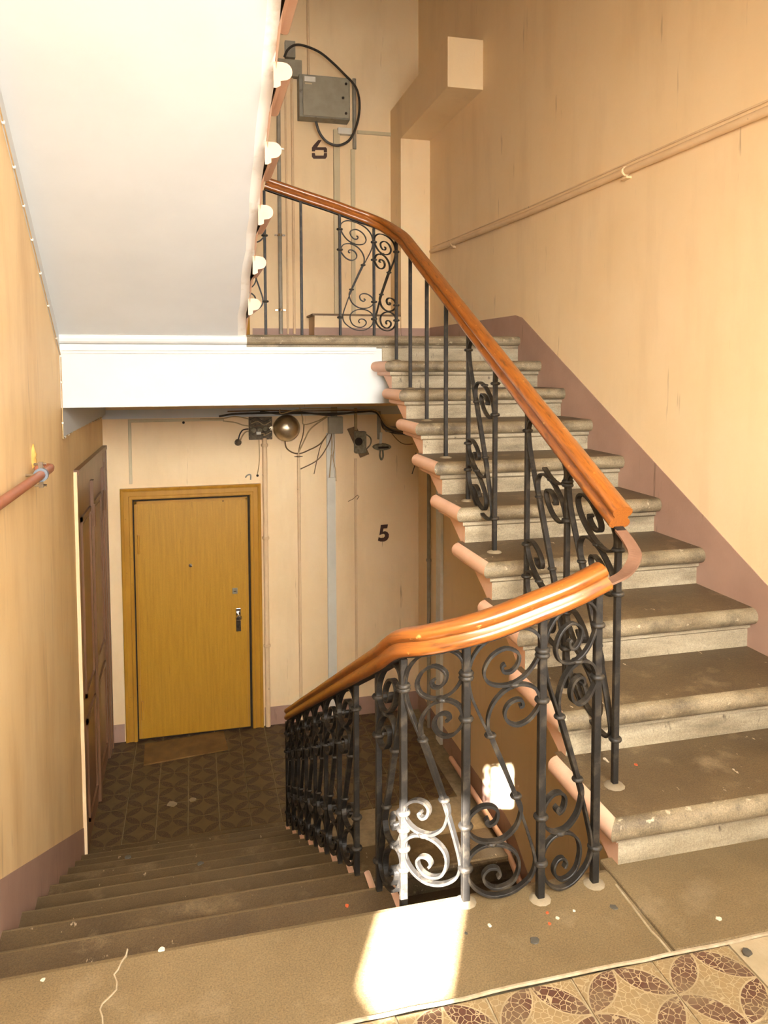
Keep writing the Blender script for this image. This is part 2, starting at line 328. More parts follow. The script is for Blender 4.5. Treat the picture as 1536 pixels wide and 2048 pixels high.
def nosed(mb, x0, x1, yr, f, z, zb, back, mt=0, mn=1, drop=None):
    "straight stone edge with a half-round nosing"
    pr = [(.022+.028*math.cos(a), -.028+.028*math.sin(a)) for a in [math.pi/2-math.pi*i/6 for i in range(7)]]+[(.014, -.058), (.014, -.072), (0, -.078), (0, zb-z)]
    for (d0, h0), (d1, h1), in zip(pr, pr[1:]):
        mb.face([(x0, yr+f*d0, z+h0), (x1, yr+f*d0, z+h0), (x1, yr+f*d1, z+h1), (x0, yr+f*d1, z+h1)], mn)
    mb.face([(x0, yr+f*.022, z), (x1, yr+f*.022, z), (x1, yr-f*back, z), (x0, yr-f*back, z)], mt)
    for x in (x0, x1): mb.face([(x, yr-f*back, z), (x, yr+f*.022, z)]+[(x, yr+f*d, z+h) for d, h in pr[1:]]+[(x, yr-f*back, zb)], mn)
mb = MB(); nosed(mb, -.80, 1.044, YE-.05, 1, .004, -.17, YE-.05-YT-.004, 0, 1); mb.build('slab', ['slab', 'slab'], fl)
mb = MB(); mb.box((1.050, YT+.004, -.05), (WR, 1.80, .004)); bevel(mb.build('slab', 'slab', fl), .006)
# pale mended crack and mortar seam in the landing slabs
def ribbon(pts, wd, z=.0055, hgt=.003):
    mb = MB(); P = [Vector((x, y, z)) for x, y in pts]
    mb.sweep(P, [(-wd, -hgt), (wd, -hgt), (wd*.6, hgt*.3), (-wd*.6, hgt*.3)], up=(0, 0, 1)); return mb
ribbon([at(x, y, 'Z', .004)[:2] for x, y in [(255, 1899), (252, 1912), (243, 1925), (236, 1940), (228, 1950), (234, 1965), (233, 1980), (222, 1992), (205, 2008), (200, 2020), (205, 2035), (206, 2060)]], .002).build('crack_filler', 'mortar', fl)
ribbon([at(x, y, 'Z', .004)[:2] for x, y in [(1232, 1770), (1255, 1800), (1280, 1833), (1302, 1862), (1320, 1880), (1343, 1908)]], .0028).build('mortar_seam', 'mortar', fl)
ribbon([(x, YT+random.uniform(-.003, .003)) for x in [-.6+.06*i for i in range(44)]], .0042).build('mortar_seam', 'mortar', fl)
# lower storey landing
YLT = YE+10*TL
mb = MB(); mb.box((-.80, 4.46, ZL-.3), (WR, YB, ZL-.006))
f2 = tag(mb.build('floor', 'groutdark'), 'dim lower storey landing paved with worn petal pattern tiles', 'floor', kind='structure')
s2 = .2143; t2 = tile_mesh(s2, 'tileshade')
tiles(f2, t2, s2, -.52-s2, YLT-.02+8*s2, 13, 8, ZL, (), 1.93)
mb = MB(); mb.box((-.80, YLT-.2, ZL-.2), (XO, YLT-.022, ZL+.001)); mb.build('slab', 'tread', f2)
for a, b in (((-.53, 6.12), (-.40, 6.02)),): pass
# upper storey landing
mb = MB(); mb.box((-.80, NY+.25, 1.462), (WR, YB, ZU-.001))
f3 = tag(mb.build('floor', 'tread'), 'upper storey landing behind the iron railing', 'floor', kind='structure')
mb = MB(); nosed(mb, .30, WR, NY+.05, -1, ZU, 1.462, .35, 0, 1); mb.build('edge_stone', ['tread', 'nose'], f3)
mb = MB(); nosed(mb, -.80, .30, NY+.05, -1, ZU, 1.462, .35, 0, 1); mb.build('edge_stone', ['tread', 'white'], f3)
mb = MB(); mb.box((-.80, 4.430, 1.440), (1.06, 4.47, 1.462)); mb.box((-.80, 4.442, 1.425), (1.06, 4.47, 1.44))
mb.build('beam_moulding', 'white', f3)
mb = MB(); mb.box((1.10, NY+.036, ZU-RR-.02), (WR, 4.47, 1.458)); mb.build('riser_stone', 'riser', f3)
# basement floor far below
wallbox('floor', (-1.1, YW, ZB-.1), (WR+.1, YB, ZB+.05), 'slab', 'dark stone floor at the bottom of the stairwell', 'floor')
# ---- flights of stone steps
PRO = [(.024+.030*math.cos(a), -.030+.030*math.sin(a)) for a in [math.pi/2-math.pi*i/8 for i in range(9)]]+[(.014, -.062), (.014, -.078), (.0, -.086)]
def step(parent, xw, xs, yn, f, sx, z, r, t, painted=True, depth=None, nose='nose'):
    yr = yn-f*.054; xr = xs-sx*.054
    pr = PRO+[(0, -(depth or r+.003))]
    mb = MB()
    nx = 7; rnd = random.Random(int(z*1000)+int(xs*100))
    for k, ((d0, h0), (d1, h1)) in enumerate(zip(pr, pr[1:])):
        mi = 1 if k < 8 else 2
        mb.face([(xw, yr+f*d0, z+h0), (xr+sx*d0, yr+f*d0, z+h0), (xr+sx*d1, yr+f*d1, z+h1), (xw, yr+f*d1, z+h1)], mi)
    tb = t*.72 if depth else t+.03
    mb.face([(xw, yr+f*.024, z), (xr+sx*.024, yr+f*.024, z), (xr+sx*.024, yr-f*tb, z), (xw, yr-f*tb, z)], 0)
    so = mb.build('step', ['tread', nose, 'riser'], parent, True, weld=True)
    mb = MB(); bk = t+.012; z = z-.0008
    for (d0, h0), (d1, h1) in zip(PRO, PRO[1:]):
        mb.face([(xr+sx*d0, yr+f*d0, z+h0), (xr+sx*d0, yr-f*bk, z+h0), (xr+sx*d1, yr-f*bk, z+h1), (xr+sx*d1, yr+f*d1, z+h1)])
    mb.face([(xr+sx*d, yr-f*bk, z+h) for d, h in PRO]+[(xr-sx*.01, yr-f*bk, z-.086), (xr-sx*.01, yr-f*bk, z)])
    k = (r+.03-.086)/(r)*t
    mb.face([(xr, yr, z-.085), (xr, yr, z-r-.03), (xr, yr-f*k, z-.085)])
    mb.build('painted_end', 'pink' if painted else 'whiteworn', so, True, weld=True)
    return so
def flight(label, xw, xs, y0, z0, n, r, t, f, sx, rising, soff='pink', painted=True, base=(0, 0, 0)):
    e = tag(empty('stair_flight', base), label, 'stairs', kind='structure')
    for i in range(n): step(e, xw, xs, y0+rising*i*t, f, sx, z0+i*r if rising*(-f) > 0 else z0-i*r, r, t, painted)
    return e
# right flight up: nosings face the camera
fr = flight('worn limestone flight climbing on the right with pink painted step ends', WR, XS, Y1, RR, 9, RR, TR, -1, -1, 1, base=(1.5, Y1, 0))
mb = MB(); q = .054
mb.prism([(XS+q+.002, Y1+q, -.03), (XS+q+.002, Y1+q+9*TR, ZU-RR-.03+.0), (XS+q+.002, Y1+q+9*TR, ZU-RR-.01), (XS+q+.002, Y1+q, -.01)], (WR-XS-q, 0, 0)); mb.build('soffit', 'white', fr)
# left flight down: nosings face away from the camera
fd = tag(empty('stair_flight', (0, YE, -.2)), 'worn stone flight going down on the left to the yellow door', 'stairs', kind='structure')
for j in range(1, 10): step(fd, xl(YE+j*TL)-.02, XO, YE+j*TL, 1, 1, -j*RL, RL, TL, nose='slab')
mb = MB(); mb.prism([(XO-.06, YE-.06, -.22), (XO-.06, YLT-.06, ZL-.03), (XO-.06, YLT-.06, ZL-.2), (XO-.06, YE-.06, -.42)], (-.08, 0, 0)); mb.build('soffit', 'white', fd)
# flight below the right one
fb = flight('dark flight descending below the right stairs toward the lower half landing', WR, XS, NY-9*TR, ZL-9*RL, 9, RL, TR, -1, -1, 1, base=(1.5, 3, ZL-1))
mb = MB(); nosed(mb, XO-.05, WR, NY+.05, -1, ZL+.002, ZL-.3, .28, 0, 1); mb.build('edge_stone', ['tread', 'nose'], fb)
# flight above the left one: we see its white underside and the pink ends of its steps
RU, TU = .168, .339
fu = tag(empty('stair_flight', (-.2, 3, 2.2)), 'white plastered underside of the upper flight with pink step ends along its edge', 'stairs', kind='structure')
for k in range(9): step(fu, xl(4.41-k*TU)-.02, .345, 4.41-k*TU, 1, 1, 1.70+k*RU, RU, TU, depth=.10)
mb = MB(); n = 26; m_ = .5; ya, yb = 4.44, 1.60
edge = [(.292+random.uniform(-.006, .006)+.004*math.sin(i*2.1), ya+(yb-ya)*i/n) for i in range(n+1)]
zs = lambda y: 1.525+m_*(4.42-y)
for i in range(n):
    (x0, y0), (x1, y1) = edge[i], edge[i+1]; g0, g1 = x0-.045, x1-.045
    mb.face([(xl(y0)-.02, y0, zs(y0)), (g0, y0, zs(y0)), (g1, y1, zs(y1)), (xl(y1)-.02, y1, zs(y1))], 0)
    mb.face([(g0, y0, zs(y0)), (x0, y0, zs(y0)+.008), (x1, y1, zs(y1)+.008), (g1, y1, zs(y1))], 1)
    mb.face([(x0, y0, zs(y0)+.008), (x0+.004, y0, zs(y0)+.11), (x1+.004, y1, zs(y1)+.11), (x1, y1, zs(y1)+.008)], 1)
    mb.face([(xl(y0)-.02, y0, zs(y0)+.11), (xl(y1)-.02, y1, zs(y1)+.11), (x1+.004, y1, zs(y1)+.11), (x0+.004, y0, zs(y0)+.11)], 0)
mb.build('soffit', ['white', 'whiteworn'], fu)
# white cove strip where the soffit and the lower ceiling meet the left wall
mb = MB()
for i in range(n):
    y0, y1 = ya+(yb-ya)*i/n, ya+(yb-ya)*(i+1)/n
    mb.prism([(xl(y0)+.004, y0, zs(y0)-.10), (xl(y1)+.004, y1, zs(y1)-.10), (xl(y1)+.004, y1, zs(y1)+.02), (xl(y0)+.004, y0, zs(y0)+.02)], (-.02, 0, 0))
mb.box((-.75, 4.44, .965), (xl(4.5)-.0, YB, 1.13)); mb.box((-.735, YB-.004, .925), (WR, YB+.01, 1.0))
tag(mb.build('trim_3', 'white'), 'whitewashed cove strip along the top of the left and back walls', 'cove', kind='structure')
# ---- mauve dado bands
def band(name, pts_low, pts_high, d, label, mat='mauve'):
    mb = MB()
    for (a, b), (c, e) in zip(zip(pts_low, pts_low[1:]), zip(pts_high, pts_high[1:])): mb.prism([a, b, e, c], d)
    return tag(mb.build(name, mat), label, 'dado', kind='structure')
sl = RR/TR; nl = lambda y: RR+(y-Y1)*sl
X = WR-.003
band('baseboard_right', [(X, 1.70, -.05), (X, NY+.02, nl(NY)-.32), (X, NY+.07, ZU-.05), (X, 6.3, ZU-.05)], [(X, 1.70, nl(1.70)+.12), (X, NY-.02, nl(NY-.02)+.125), (X, NY+.08, ZU+.136), (X, 6.3, ZU+.15)], (.01, 0, 0), 'mauve painted dado climbing along the right stairs')
sb = RL/TR
band('baseboard_right', [(X, 2.2, ZL-2.2*sb-.3), (X, NY, ZL-.4), (X, NY+.15, ZL-.03), (X, YB, ZL-.03)], [(X, 2.2, ZL-2.2*sb+.17), (X, NY+.1, ZL+.15), (X, NY+.2, ZL+.165), (X, YB, ZL+.165)], (.01, 0, 0), 'mauve painted dado on the right wall of the lower landing')
sd = RL/TL; nd = lambda y: -(y-YE)*sd
ylist = [1.72, 2.5, 3.4, 4.4, 5.0]
band('baseboard_left', [(xl(y)+.003, y, nd(y)-.45) for y in ylist]+[(xl(5.06)+.003, 5.06, ZL-.03)], [(xl(y)+.003, y, nd(y)+.15) for y in ylist]+[(xl(5.06)+.003, 5.06, ZL+.17)], (-.01, 0, 0), 'mauve painted dado sloping down the left wall of the stairs')
yb_ = YB-.003
band('baseboard_back', [(-.74, yb_, ZL-.03), (-.615, yb_, ZL-.03)], [(-.74, yb_, ZL+.155), (-.615, yb_, ZL+.155)], (0, .01, 0), 'short mauve dado left of the yellow door')
band('baseboard_back', [(.56, yb_, ZL-.03), (WR, yb_, ZL-.03)], [(.56, yb_, ZL+.165), (WR, yb_, ZL+.165)], (0, .01, 0), 'mauve dado along the back wall of the lower landing')
band('baseboard_back', [(.5, yb_, ZU-.03), (.985, yb_, ZU-.03), ], [(.5, yb_, ZU+.15), (.985, yb_, ZU+.15)], (0, .01, 0), 'mauve dado at the back of the upper landing')
band('baseboard_back', [(.982, 6.307, ZU-.03), (1.722, 6.307, ZU-.03)], [(.982, 6.307, ZU+.145), (1.722, 6.307, ZU+.145)], (0, .01, 0), 'mauve dado on the front of the low boxed ledge')
band('baseboard_back', [(1.722, 6.287, ZU-.03), (WR, 6.287, ZU-.03)], [(1.722, 6.287, ZU+.145), (WR, 6.287, ZU+.145)], (0, .01, 0), 'mauve dado at the foot of the corner pilaster')
# ------------------------------------------------------------------ doors
def yellow_door(name, label, x0, x1, z0, z1, fit=True):
    e = tag(empty(name, ((x0+x1)/2, YB, z0)), label, 'door', kind='structure')
    y = YB; fw = .095
    pf = [(0, 0), (0, .030), (.008, .034), (.022, .030), (.028, .022), (.064, .022), (.070, .030), (.088, .030), (.095, .024), (.095, 0)]
    mb = MB()
    for (w0, d0), (w1, d1) in zip(pf, pf[1:]):
        A = [(x0+w0, y-d0, z0), (x0+w0, y-d0, z1-w0), (x1-w0, y-d0, z1-w0), (x1-w0, y-d0, z0)]; B = [(x0+w1, y-d1, z0), (x0+w1, y-d1, z1-w1), (x1-w1, y-d1, z1-w1), (x1-w1, y-d1, z0)]
        for k in range(3): mb.face([A[k], A[k+1], B[k+1], B[k]])
    mb.build('casing', 'doorframe', e, fix=False)
    mb = MB(); mb.box((x0+fw-.002, y-.012, z0+.004), (x1-fw+.002, y, z1-fw+.002)); mb.build('gap_shadow', 'gap', e)
    a, b, c, d = x0+fw+.012, x1-fw-.02, z0+.02, z1-fw-.015
    mb = MB(); mb.box((a, y-.026, c), (b, y-.004, d)); lf = bevel(mb.build('leaf', 'door', e), .003)
    mb = MB(); mb.box((a+.004, y-.034, c+.01), (a+.022, y-.02, d-.004)); mb.box((a+.004, y-.034, d-.022), (b-.004, y-.02, d-.004)); mb.box((b-.02, y-.034, c+.01), (b-.004, y-.02, d-.004)); mb.build('edge_strip', 'doorframe', lf)
    for z in (d-.36, c+.25):
        mb = MB(); mb.tube([(a+.032, y-.036, z-.08), (a+.032, y-.036, z+.08)], .011, 10); mb.build('hinge', 'doorframe', lf, True)
    if fit:
        p = at(477, 1240, 'Y', y-.03)
        mb = MB(); mb.box((p.x-.021, y-.034, p.z-.10), (p.x+.021, y-.024, p.z+.105)); h = bevel(mb.build('handle_plate', 'chrome', lf), .003)
        mb = MB(); mb.lathe((p.x, y-.034, p.z+.035), (0, -1, 0), [(.011, 0), (.011, .025), (.024, .03), (.028, .045), (.022, .058), (.006, .062)], 16); mb.build('door_knob', 'chrome', h, True)
        mb = MB(); mb.lathe((p.x, y-.034, p.z-.055), (0, -1, 0), [(.009, 0), (.009, .004)], 12); mb.build('keyhole', 'gap', h)
        p = at(470, 1182, 'Y', y-.03); mb = MB(); mb.box((p.x-.022, y-.034, p.z-.024), (p.x+.022, y-.024, p.z+.026)); k = bevel(mb.build('lock_plate', 'grey', lf), .002)
        mb = MB(); mb.box((p.x-.012, y-.037, p.z-.003), (p.x+.012, y-.033, p.z+.003)); mb.build('key_slot', 'gap', k)
        p = at(381, 1131, 'Y', y-.03); mb = MB(); mb.lathe((p.x, y-.026, p.z), (0, -1, 0), [(.015, 0), (.015, .004), (.008, .007), (.008, .009)], 14); mb.build('spyhole', 'chrome', lf, True)
        p = at(446, 1001, 'Y', y-.03); mb = MB(); mb.lathe((p.x, y-.026, p.z), (0, -1, 0), [(.009, 0), (.009, .002)], 12); mb.build('drilled_hole', 'gap', lf)
    return e
yellow_door('door_1', 'ochre wood grain apartment door with moulded frame and chrome handle', -.606, .549, ZL, .345)
yellow_door('door_2', 'ochre door frame upstairs just showing behind the stair soffit edge', -.69, .475, ZU, ZU+2.16, False)
# brown double door on the left wall of the lower landing
e = tag(empty('door_3', (-.73, 5.8, ZL)), 'dark brown panelled double door on the left wall of the lower landing', 'door', kind='structure')
dx = -.7326; dy0, dy1, dz1 = 5.02, YB-.02, .70
mb = MB(); mb.box((dx-.01, dy0, ZL), (dx+.022, dy0+.012, dz1)); mb.build('plaster_edge', 'wall', e)
mb = MB(); mb.box((dx, dy0+.012, dz1-.13), (dx+.024, dy1, dz1)); mb.box((dx, dy0+.012, dz1-.02), (dx+.034, dy1, dz1+.012)); mb.build('casing', 'brown', e)
mb = MB(); mb.box((dx, dy0+.012, ZL), (dx+.018, dy0+.10, dz1-.13)); mb.build('casing', 'brown', e)
mb = MB(); mb.box((dx, dy1-.24, ZL), (dx+.026, dy1, dz1)); mb.box((dx+.02, dy1-.20, ZL), (dx+.034, dy1-.16, dz1-.1)); mb.box((dx+.02, dy1-.08, ZL), (dx+.034, dy1-.04, dz1-.02)); mb.build('casing', 'brown', e)
ym = dy0+.10+(dy1-.24-dy0-.10)*.5
for a, b in ((dy0+.10, ym-.012), (ym+.012, dy1-.24)):
    mb = MB(); mb.box((dx, a, ZL+.01), (dx+.008, b, dz1-.13)); lf = mb.build('leaf', 'brown', e)
    for z0, z1 in ((ZL+.16, ZL+.85), (ZL+1.0, dz1-.32)):
        mb = MB(); yA, yB_ = a+.09, b-.09
        mb.box((dx, yA, z0), (dx+.022, yA+.03, z1)); mb.box((dx, yB_-.03, z0), (dx+.022, yB_, z1)); mb.box((dx, yA, z0), (dx+.022, yB_, z0+.03)); mb.box((dx, yA, z1-.03), (dx+.022, yB_, z1))
        mb.box((dx, yA+.06, z0+.06), (dx+.014, yB_-.06, z1-.06)); mb.build('panel', 'brown', lf)
    mb = MB(); mb.tube([(dx+.03, b-.01, .22), (dx+.03, b-.01, .38)], .012, 8); mb.build('hinge', 'brown', lf, True)
mb = MB(); mb.box((dx+.006, ym-.03, ZL+.01), (dx+.03, ym+.03, dz1-.15)); mb.build('meeting_strip', 'brown', e)
# doormat
mb = MB(); p = [(-.44, 6.18), (.225, 6.27), (.20, 6.60), (-.45, 6.53)]; mb.prism([(x, y, ZL+.001) for x, y in p], (0, 0, .012))
tag(mb.build('doormat', 'mat', org=(-.1, 6.4, ZL)), 'worn ochre brown doormat in front of the yellow door', 'doormat')
# ------------------------------------------------------------------ iron railings
S1 = [(345,605),(328,612),(335,645),(375,655),(412,620),(412,565),(345,518),(270,540),(232,610),(255,680),(320,718),(390,722),(460,690),(515,620),(530,545),(505,485),(440,437),(340,422),(240,445),(180,500),(155,570),(152,640),(170,740),(205,840),(245,940),(262,985),(330,1170),(400,1355),(440,1470),(480,1600),(505,1690),(510,1750),(490,1810),(440,1862),(370,1902),(290,1915),(220,1890),(165,1830),(150,1750),(160,1680),(210,1630),(275,1615),(350,1630),(410,1680),(425,1750),(400,1825),(350,1862),(290,1868),(245,1835),(235,1790),(265,1755),(305,1755),(325,1785),(310,1810)]
S2 = [(420,862),(438,858),(432,830),(400,818),(360,835),(342,880),(360,930),(410,960),(470,945),(520,890),(530,850),(500,780),(440,743),(390,738),(330,758),(280,810),(255,880),(258,950),(275,985),(343,1170),(410,1355),(430,1400),(432,1450),(405,1530),(340,1587),(275,1600),(210,1585),(160,1540),(150,1490),(165,1430),(220,1390),(280,1395),(310,1430),(300,1480),(265,1500),(245,1475),(262,1462)]
COLL = [(0, (1915-615)/1493), (0, (1915-1490)/1493), (0, (1915-1740)/1493), (1, (1915-590)/1493), (1, (1915-855)/1493), (1, (1915-1745)/1493), ((268-140)/400, (1915-985)/1493), ((405-140)/400, (1915-1355)/1493), ((391-140)/400, (1915-730)/1493), ((275-140)/400, (1915-1608)/1493)]
norm = lambda P: [((x-140)/400, (1915-y)/1493) for x, y in P]
S1, S2 = norm(S1), norm(S2)
def collar_mesh():
    mb = MB(); mb.lathe((0, 0, 0), (0, 0, 1), [(.012, -.0065), (.017, -.005), (.0195, 0), (.017, .005), (.012, .0065)], 12); return mb.mesh('collar', 'iron', True)
CM = collar_mesh()
def collar(parent, p, big=1):
    o = bpy.data.objects.new('collar', CM); COL.objects.link(o); o.location = p; o.scale = (big, big, big); adopt(o, parent)
def post(parent, p0, p1, wd=.0085, foot=False):
    mb = MB(); a = Vector(p0); b = Vector(p1); mb.sweep([a, a.lerp(b, .5), b], [(-wd, -wd), (wd, -wd), (wd, wd), (-wd, wd)], fixed=(0, 1, 0) if abs(b.z-a.z) > .1 else None)
    ob_ = bevel(mb.build('baluster', 'iron', parent, org=a), .002, 1)
    if foot:
        mb = MB(); mb.lathe(a, (0, 0, 1), [(.030, .0), (.026, .004), (.014, .009)], 11); mb.build('mortar_foot', 'slabdirty', ob_, True)
    return ob_
def panel(parent, a0, a1, b0, b1, mirror=False, skip=(), cut1=(0, 99), cut2=(0, 99), wd=.0085, th=.0035):
    a0, a1, b0, b1 = map(Vector, (a0, a1, b0, b1))
    def mp(u, v):
        if mirror: u = 1-u
        return a0.lerp(b0, u).lerp(a1.lerp(b1, u), v)
    nrm = (b0-a0).cross(Vector((0, 0, 1))).normalized()
    for k, (pts, ct) in enumerate(((S1, cut1), (S2, cut2))):
        if k in skip: continue
        path = spline([mp(u, v) for u, v in pts[ct[0]:ct[1]]], 4)
        mb = MB(); mb.sweep(path, [(-th, -wd), (th, -wd), (th, wd), (-th, wd)], fixed=nrm)
        o = bevel(mb.build('scroll', 'iron', parent), .0015, 1)
    for u, v in COLL: collar(parent, mp(u, v), 1 if u in (0, 1) else .8)
RAIL = [(-.020, -.034), (.020, -.034), (.028, -.030), (.032, -.020), (.028, -.010), (.021, -.004), (.020, .002), (.026, .008), (.030, .016), (.026, .027), (.014, .034), (0, .036), (-.014, .034), (-.026, .027), (-.030, .016), (-.026, .008), (-.020, .002), (-.021, -.004), (-.028, -.010), (-.032, -.020), (-.028, -.030)]
def handrail(parent, pts, straps=True):
    path = spline(pts, 8)
    mb = MB(); mb.sweep(path, RAIL, up=(0, 0, 1)); mb.build('handrail', 'wood', parent, True)
    mb = MB(); mb.sweep([p-Vector((0, 0, .037)) for p in path], [(-.014, -.003), (.014, -.003), (.014, .003), (-.014, .003)], up=(0, 0, 1)); mb.build('rail_strap', 'iron', parent)
# --- railing of the half landing and of the flight down
ra = tag(empty('stair_railing', (.7, 1.72, 0)), 'wrought iron scroll railing of the half landing and flight down with orange oak handrail', 'railing')
zt = lambda y: .341-.516*(y-2.466)-.036        # handrail centre along the flight
xr_ = lambda j: .494+.0055*j
pA = [(.992, 1.702, .818), (.90, 1.695, .785), (.80, 1.70, .752), (.70, 1.712, .718), (.62, 1.735, .693), (.55, 1.775, .668), (.512, 1.83, .645), (.500, 1.90, zt(1.90)+.008), (.498, 2.0, zt(2.0))]
pA += [(.498+.012*(y-2.0), y, zt(y)) for y in (2.3, 2.7, 3.1, 3.5, 3.9, 4.2, 4.52)]
handrail(ra, pA)
near = [(.985, 1.712, 0, .772), (.824, 1.694, 0, .722), (.638, 1.730, 0, .662), (.512, 1.855, -RL, .595)]
for x, y, z0, z1 in near: post(ra, (x, y, z0+.002), (x, y, z1), .0095, True)
for (bx, by, _, bz), (ax, ay, _, az) in zip(near, near[1:]):
    panel(ra, (ax, ay, .018), (ax, ay, az+.002), (bx, by, .018), (bx, by, bz+.002))
fl_posts = []
for j in range(1, 10):
    y = YE+j*TL-.035; x = xr_(j); fl_posts.append((x, y, -j*RL, zt(y)-.035)); post(ra, (x, y, -j*RL), (x, y, zt(y)-.035), .009)
ax, ay = .512, .0
for k, (p, q) in enumerate(zip([(.512, 1.855, -RL, .595)]+fl_posts, fl_posts)):
    if k == 1: continue
    bz = lambda yy: -(yy-YE)*RL/TL-.0
    panel(ra, (p[0], p[1], bz(p[1])), (p[0], p[1], p[3]), (q[0], q[1], bz(q[1])+.0), (q[0], q[1], q[3]))
# --- railing of the right flight and of the upper landing
rb = tag(empty('stair_railing', (1.14, 3, .8)), 'wrought iron railing climbing the right flight with brown oak handrail', 'railing')
XR = 1.141
zr = lambda y: .969+.493*(y-1.85)-.036
pB = [(1.128, 1.845, zr(1.845)), (1.13, 2.2, zr(2.2)), (1.135, 2.8, zr(2.8)), (1.14, 3.4, zr(3.4)), (1.143, 3.9, zr(3.9)), (1.143, 4.12, zr(4.12)), (1.135, 4.27, zr(4.25)-.005), (1.10, 4.39, 2.17), (1.03, 4.445, 2.212), (.93, 4.455, 2.245), (.8, 4.455, 2.285), (.62, 4.455, 2.335), (.42, 4.455, 2.392)]
handrail(rb, pB)
P = {}
for i in range(1, 10):
    y = Y1+.17+(i-1)*TR; y = min(y, 4.27); P[i] = (XR, y, i*RR, zr(y)-.036); post(rb, P[i][:3], (XR, y, P[i][3]), .0085, True)
LP = [(.411, 2.35), (.62, 2.295), (.847, 2.235), (1.052, 2.165)]
for x, z in LP: post(rb, (x, 4.45, ZU), (x, 4.45, z), .0075)
nlz = lambda y: RR+(y-Y1)*sl-.03
def fp(i, k, **kw):
    a, b = P[i], P[k]; panel(rb, (a[0], a[1], nlz(a[1])), (a[0], a[1], a[3]), (b[0], b[1], nlz(b[1])), (b[0], b[1], b[3]), **kw)
fp(5, 4, cut1=(19, 54)); fp(3, 2, cut1=(10, 54)); fp(2, 1)
panel(rb, (.847, 4.45, ZU+.03), (.847, 4.45, 2.225), (1.052, 4.45, ZU+.03), (1.052, 4.45, 2.16), mirror=True, wd=.006, th=.0028)
panel(rb, (1.052, 4.45, ZU+.03), (1.052, 4.45, 2.15), (XR, 4.27, ZU+.02), (XR, 4.27, 2.07), mirror=True, wd=.006, th=.0028)
panel(rb, (.22, 4.45, ZU+.12), (.22, 4.45, 2.30), (.411, 4.45, ZU+.12), (.411, 4.45, 2.28), wd=.007)
# bare strap that joins the two handrails
mb = MB(); path = spline([(1.128, 1.85, .895), (1.128, 1.80, .868), (1.115, 1.755, .845), (1.07, 1.722, .815), (1.02, 1.708, .80), (.985, 1.703, .792)], 6)
mb.sweep(path, [(-.017, -.003), (.017, -.003), (.017, .003), (-.017, .003)], up=(0, 0, 1))
mb.build('bare_joining_strap', 'rust', rb)['label'] = 'bare rusty iron strap between the handrail ends'
# ------------------------------------------------------------------ pipes on the side walls
def pipe(name, pts, r, mat, label, cat='pipe', group=None, n=10, sub=0):
    mb = MB(); mb.tube(spline(pts, sub) if sub else pts, r, n); return tag(mb.build(name, mat, None, True, org=pts[0]), label, cat, group)
def clip(parent, p, ax, r, mat='metalpipe'):
    mb = MB(); mb.lathe(p, ax, [(r*1.25, -.012), (r*1.4, -.006), (r*1.4, .006), (r*1.25, .012)], 12); mb.build('pipe_clip', mat, parent, True)
o = pipe('heating_pipe', [(-.575, 1.72, .935), (-.578, 2.6, .932), (-.58, 3.36, .93), (-.585, 3.405, .93), (-.61, 3.42, .93), (-.645, 3.42, .93)], .0175, 'redpipe', 'red brown pipe running along the left wall with a clamp near its end')
p = Vector((-.58, 3.18, .93))
mb = MB(); mb.lathe(p, (0, 1, 0), [(.019, -.012), (.027, -.012), (.027, .012), (.019, .012)], 16); mb.build('pipe_clamp', 'blue', o, True)
mb = MB(); mb.box(p+Vector((-.008, -.008, .025)), p+Vector((.008, .008, .05))); mb.box(p+Vector((-.008, -.008, -.05)), p+Vector((.008, .008, -.025))); mb.tube([p+Vector((-.025, 0, .042)), p+Vector((.02, 0, .042))], .005, 8); mb.tube([p+Vector((-.025, 0, -.042)), p+Vector((.02, 0, -.042))], .005, 8); mb.tube([p+Vector((-.02, 0, 0)), p+Vector((-.065, 0, 0))], .006, 8)
mb.build('clamp_bolt', 'chrome', o)
mb = MB(); mb.lathe((-.646, 3.36, .965), (.1, 0, 1), [(.008, -.03), (.015, -.02), (.019, 0), (.014, .016), (.017, .028), (.010, .042), (.006, .055), (.002, .07)], 10)
tag(mb.build('foam_blob', 'foam', None, True), 'dried yellow mounting foam oozing from the wall above the red pipe', 'foam')
pts = [at(862, 503, 'X', WR-.022), at(905, 487, 'X', WR-.022), at(1060, 425, 'X', WR-.022), at(1250, 343, 'X', WR-.022), at(1536, 221, 'X', WR-.022)]
pts.append(pts[-1]+(pts[-1]-pts[-2])*2.2)
o = pipe('wall_pipe', pts, .017, 'paintpipe', 'cream painted pipe running across the right wall above the stairs')
for q in (pts[1], pts[3]):
    mb = MB(); mb.lathe(q, (0, 1, 0), [(.019, -.012), (.023, -.008), (.023, .008), (.019, .012)], 12); mb.box(q+Vector((-.006, -.02, -.034)), q+Vector((.03, .03, -.024))); mb.build('pipe_clip', 'paintpipe', o)
pipe('wall_wire', [q+Vector((.016, 0, .042)) for q in pts], .004, 'paintpipe', 'thin painted wire just above the pipe on the right wall', 'wire')
